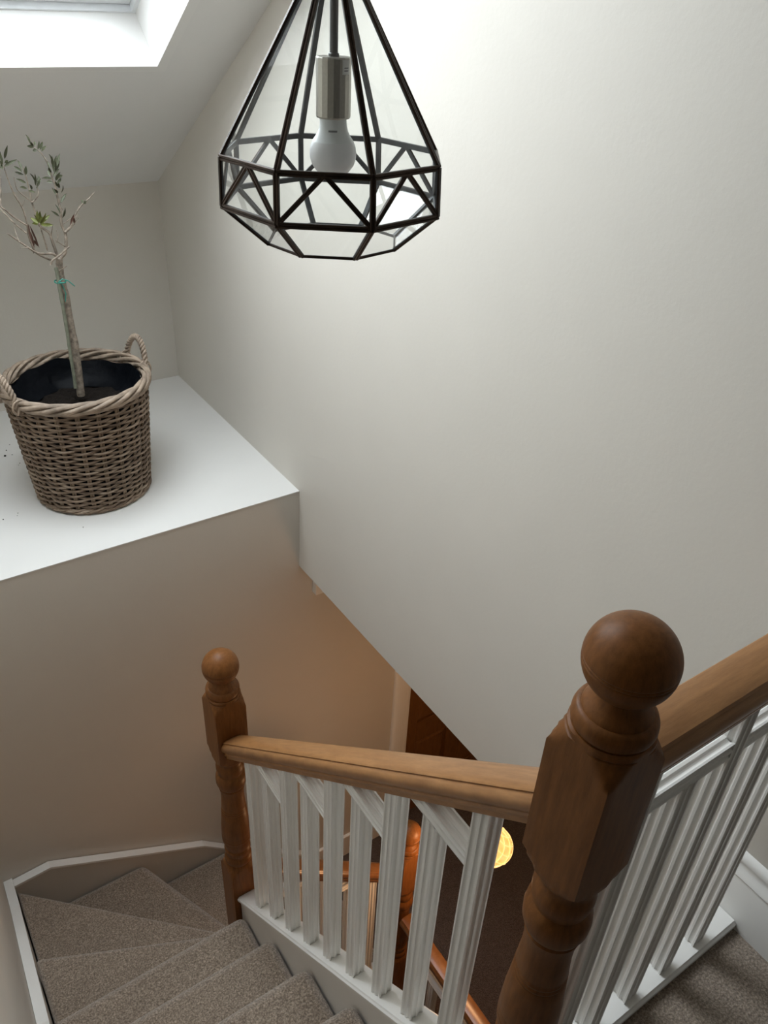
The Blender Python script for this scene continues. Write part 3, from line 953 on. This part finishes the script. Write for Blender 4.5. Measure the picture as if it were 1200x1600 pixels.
BR = [
    ([(400, 930), (440, 880), (446, 800), (440, 750), (415, 690), (410, 600), (390, 520), (375, 440), (350, 370), (325, 290), (280, 215), (220, 170)], .0060, .0012, 0, .03),
    ([(440, 750), (480, 700), (500, 640), (545, 570), (600, 520), (640, 475)], .0040, .0014, 0, .05),
    ([(385, 915), (350, 892), (260, 890), (190, 850), (130, 810), (50, 755)], .0045, .0018, -.01, -.05),
    ([(345, 935), (250, 890), (215, 830), (190, 760), (180, 680), (150, 580), (100, 500), (50, 380), (25, 300)], .0036, .0012, 0, -.06),
    ([(385, 900), (350, 800), (330, 750), (265, 700), (240, 620), (215, 540), (195, 450), (175, 370), (150, 310), (120, 265)], .0046, .0010, .02, .05),
    ([(180, 700), (100, 650), (40, 600), (0, 570), (-30, 540)], .0026, .0012, -.03, -.06),
    ([(180, 755), (100, 690), (40, 630), (0, 590), (-30, 560)], .0024, .0012, -.02, .02),
    ([(320, 870), (297, 790), (278, 730), (265, 685)], .0026, .0014, -.03, -.05),
    ([(220, 545), (260, 490), (243, 420), (220, 365)], .0020, .0009, .03, .05),
    ([(215, 545), (160, 500), (118, 462), (103, 420), (95, 375)], .0018, .0008, .03, .0),
    ([(440, 845), (410, 825), (375, 805)], .0018, .0012, -.01, -.03),
    ([(380, 815), (392, 770), (380, 730)], .0017, .0010, -.03, -.03),
    ([(345, 770), (356, 700)], .0016, .0008, 0, -.02),
    ([(345, 965), (352, 940), (400, 905), (440, 870), (470, 842)], .0034, .0026, -.02, -.03),
    ([(400, 1010), (430, 990), (450, 975)], .0022, .0010, -.01, -.02),
    ([(190, 850), (140, 855)], .0018, .0010, -.04, -.05),
    ([(130, 815), (110, 760), (97, 715)], .0016, .0008, -.05, -.03),
    ([(430, 690), (470, 660), (510, 650), (530, 620)], .0016, .0008, 0, .02),
    ([(460, 740), (495, 700), (530, 650)], .0015, .0008, 0, -.03),
    ([(5, 570), (6, 470), (4, 380)], .0022, .0012, -.05, -.05),
    ([(150, 580), (165, 530)], .0012, .0007, -.03, -.03),
    ([(400, 560), (425, 600), (437, 640)], .0012, .0007, .02, .01),
]
for pts, r0, r1, d0, d1 in BR:
    branch(pts, r0, r1, 'branch', BARK, d0, d1)
def leaf_mesh(name, mat, curl):
    vs, fs = [], []
    N = 6
    for i in range(N + 1):
        t = i / N
        w = 0.5 * math.sin(math.pi * t ** 0.85) ** 0.9 if 0 < i < N else 0.02
        zc = curl * math.sin(math.pi * t * 0.7)
        vs += [(-w, t, zc + 0.10 * w), (0, t, zc - 0.05), (w, t, zc + 0.10 * w)]
    for i in range(N):
        for s in (0, 1):
            fs.append((i * 3 + s, i * 3 + s + 1, i * 3 + s + 4, i * 3 + s + 3))
    mb = MB().add(vs, fs)
    me = mb.mesh(name, smooth=60, fix=False)
    me.materials.append(mat)
    return me
LM = [leaf_mesh('leaf_blade', LEAF, 0.10), leaf_mesh('young_leaf_blade', LEAF_Y, 0.14), leaf_mesh('withered_leaf_blade', LEAF_D, -0.2)]
G = [((205, 150), (170, 88)), ((230, 170), (180, 165)), ((235, 165), (230, 135)), ((255, 190), (262, 128)), ((270, 190), (288, 135)), ((280, 200), (315, 165)),
     ((250, 190), (220, 200)), ((225, 165), (205, 130)), ((350, 270), (328, 220)), ((355, 300), (350, 228)), ((365, 310), (380, 230)), ((380, 310), (404, 218)),
     ((340, 320), (320, 270)), ((370, 340), (400, 262)), ((360, 370), (400, 320)), ((380, 380), (420, 365)), ((350, 385), (282, 385)), ((355, 410), (315, 405)),
     ((375, 400), (410, 340)), ((340, 370), (325, 330)), ((390, 440), (375, 400)), ((400, 450), (395, 405)), ((380, 498), (348, 448)), ((410, 550), (449, 488)),
     ((415, 480), (422, 430)), ((392, 482), (362, 452)), ((402, 642), (343, 604)), ((408, 622), (370, 562)), ((422, 650), (437, 580)), ((365, 345), (345, 270)),
     ((372, 330), (368, 260)), ((345, 345), (330, 300)), ((385, 420), (412, 385)), ((30, 252), (52, 158)), ((25, 305), (115, 258)), ((20, 290), (2, 200)),
     ((14, 310), (-5, 260)), ((30, 280), (52, 262)), ((20, 322), (-5, 292)), ((150, 340), (95, 302)), ((160, 360), (100, 340)), ((152, 330), (118, 262)),
     ((175, 360), (178, 298)), ((176, 415), (108, 387)), ((182, 452), (130, 445)), ((192, 465), (240, 482)), ((235, 402), (198, 350)), ((240, 432), (235, 350)),
     ((250, 440), (275, 385)), ((217, 460), (197, 422)), ((260, 430), (263, 368)), ((245, 450), (262, 400)), ((560, 555), (552, 528)), ((565, 555), (580, 535))]
Yg = [((265, 690), (252, 595)), ((265, 690), (270, 600)), ((270, 690), (307, 613)), ((260, 690), (203, 650)), ((265, 695), (225, 628)), ((275, 690), (338, 632)),
      ((275, 697), (362, 700)), ((280, 692), (322, 662)), ((255, 692), (213, 692)), ((265, 682), (287, 640)), ((262, 692), (240, 650)), ((272, 694), (318, 700))]
Dd = [((185, 700), (220, 842)), ((200, 700), (262, 857)), ((190, 720), (240, 840)), ((215, 780), (220, 897)), ((230, 800), (262, 850)), ((205, 760), (228, 870)),
      ((502, 625), (480, 702)), ((495, 640), (500, 702)), ((190, 690), (206, 790))]
for lst, kind, wmm in ((G, 0, 0.0085), (Yg, 1, 0.0105), (Dd, 2, 0.0075)):
    for (a, b) in lst:
        dy = random.uniform(-0.03, 0.03)
        A = on_plane(a[0], a[1], TY + dy)
        B = on_plane(b[0], b[1], TY + dy + random.uniform(-0.02, 0.02))
        d = B - A
        L = d.length
        d.normalize()
        ref = Vector((random.uniform(-0.7, 0.7), -0.8, random.uniform(0.1, 0.9)))
        nz = (ref - d * ref.dot(d)).normalized()
        nx = d.cross(nz)
        o = bpy.data.objects.new('leaf', LM[kind])
        COL.objects.link(o)
        o.parent = tree
        M = Matrix(((nx.x, d.x, nz.x), (nx.y, d.y, nz.y), (nx.z, d.z, nz.z))).to_4x4() @ Matrix.Diagonal((wmm * random.uniform(0.8, 1.15), L, min(L, 0.03) * 0.9, 1))
        M.translation = A
        o.matrix_local = Matrix.Translation(-tree.location) @ M
# green tie
tp = [on_plane(u, v, TY - 0.022) for u, v in ((395, 1085), (420, 1063), (460, 1075), (505, 1112))]
MB().tube(tp, 0.0016, 6).build('plant_tie', TIE, tree, smooth=60, fix=False)
tp = [on_plane(u, v, TY - 0.022) for u, v in ((405, 1080), (425, 1110), (445, 1160), (442, 1215))]
MB().tube(tp, 0.0016, 6).build('plant_tie', TIE, tree, smooth=60, fix=False)
c = on_plane(410, 1075, TY)
MB().tube([(c.x - 0.003 + 0.0165 * math.cos(t * math.pi / 10), c.y - 0.006 + 0.019 * math.sin(t * math.pi / 10), c.z + 0.001 * math.sin(t)) for t in range(20)],
          0.0020, 6, closed=True).build('plant_tie', TIE, tree, smooth=60, fix=False)

# ------------------------------------------------------------------ spilt soil crumbs on the ledge
def floor_pt(px, py):
    r = ROWS @ Vector((px - 600, py - 800, FPX))
    r *= (Z_LEDGE - CAM_H) / r.z
    return r.x, r.y
CRUMBS = ['largest dark soil crumb on the ledge, left of the basket', 'soil crumb just behind the largest crumb on the ledge',
          'small soil crumb to the right of the largest crumb', 'hindmost tiny soil crumb left of the basket',
          'soil crumb closest to the left side of the basket', 'tiny soil speck touching the crumb closest to the basket',
          'soil crumb at the left picture edge near the front of the ledge', 'soil crumb in front of the basket, upper of a close pair',
          'soil speck in front of the basket, lower of a close pair', 'lone soil crumb in front of the basket near the ledge edge']
for i, (px, py, s) in enumerate(((8, 713, 4.5), (10, 704, 2.6), (19, 711, 2.0), (15, 695, 1.6), (31, 724, 2.0), (29, 727, 1.4), (5, 812, 2.4), (28, 802, 1.8), (27, 806, 1.2), (130, 824, 1.8))):
    x, y = floor_pt(px, py)
    rr = s * 0.00095
    mb = MB()
    mb.lathe([(0, rr * 0.7), (rr * 0.5, rr), (rr * 1.0, rr * 0.8), (rr * 1.3, rr * 0.25)], (x, y, Z_LEDGE), 7)
    mb.v = [(vx + random.uniform(-.25, .25) * rr, vy + random.uniform(-.25, .25) * rr, vz) for vx, vy, vz in mb.v]
    tag(mb.build('soil_crumb', SOIL, smooth=60), CRUMBS[i], 'soil crumb', 'spilt soil crumbs on the ledge')
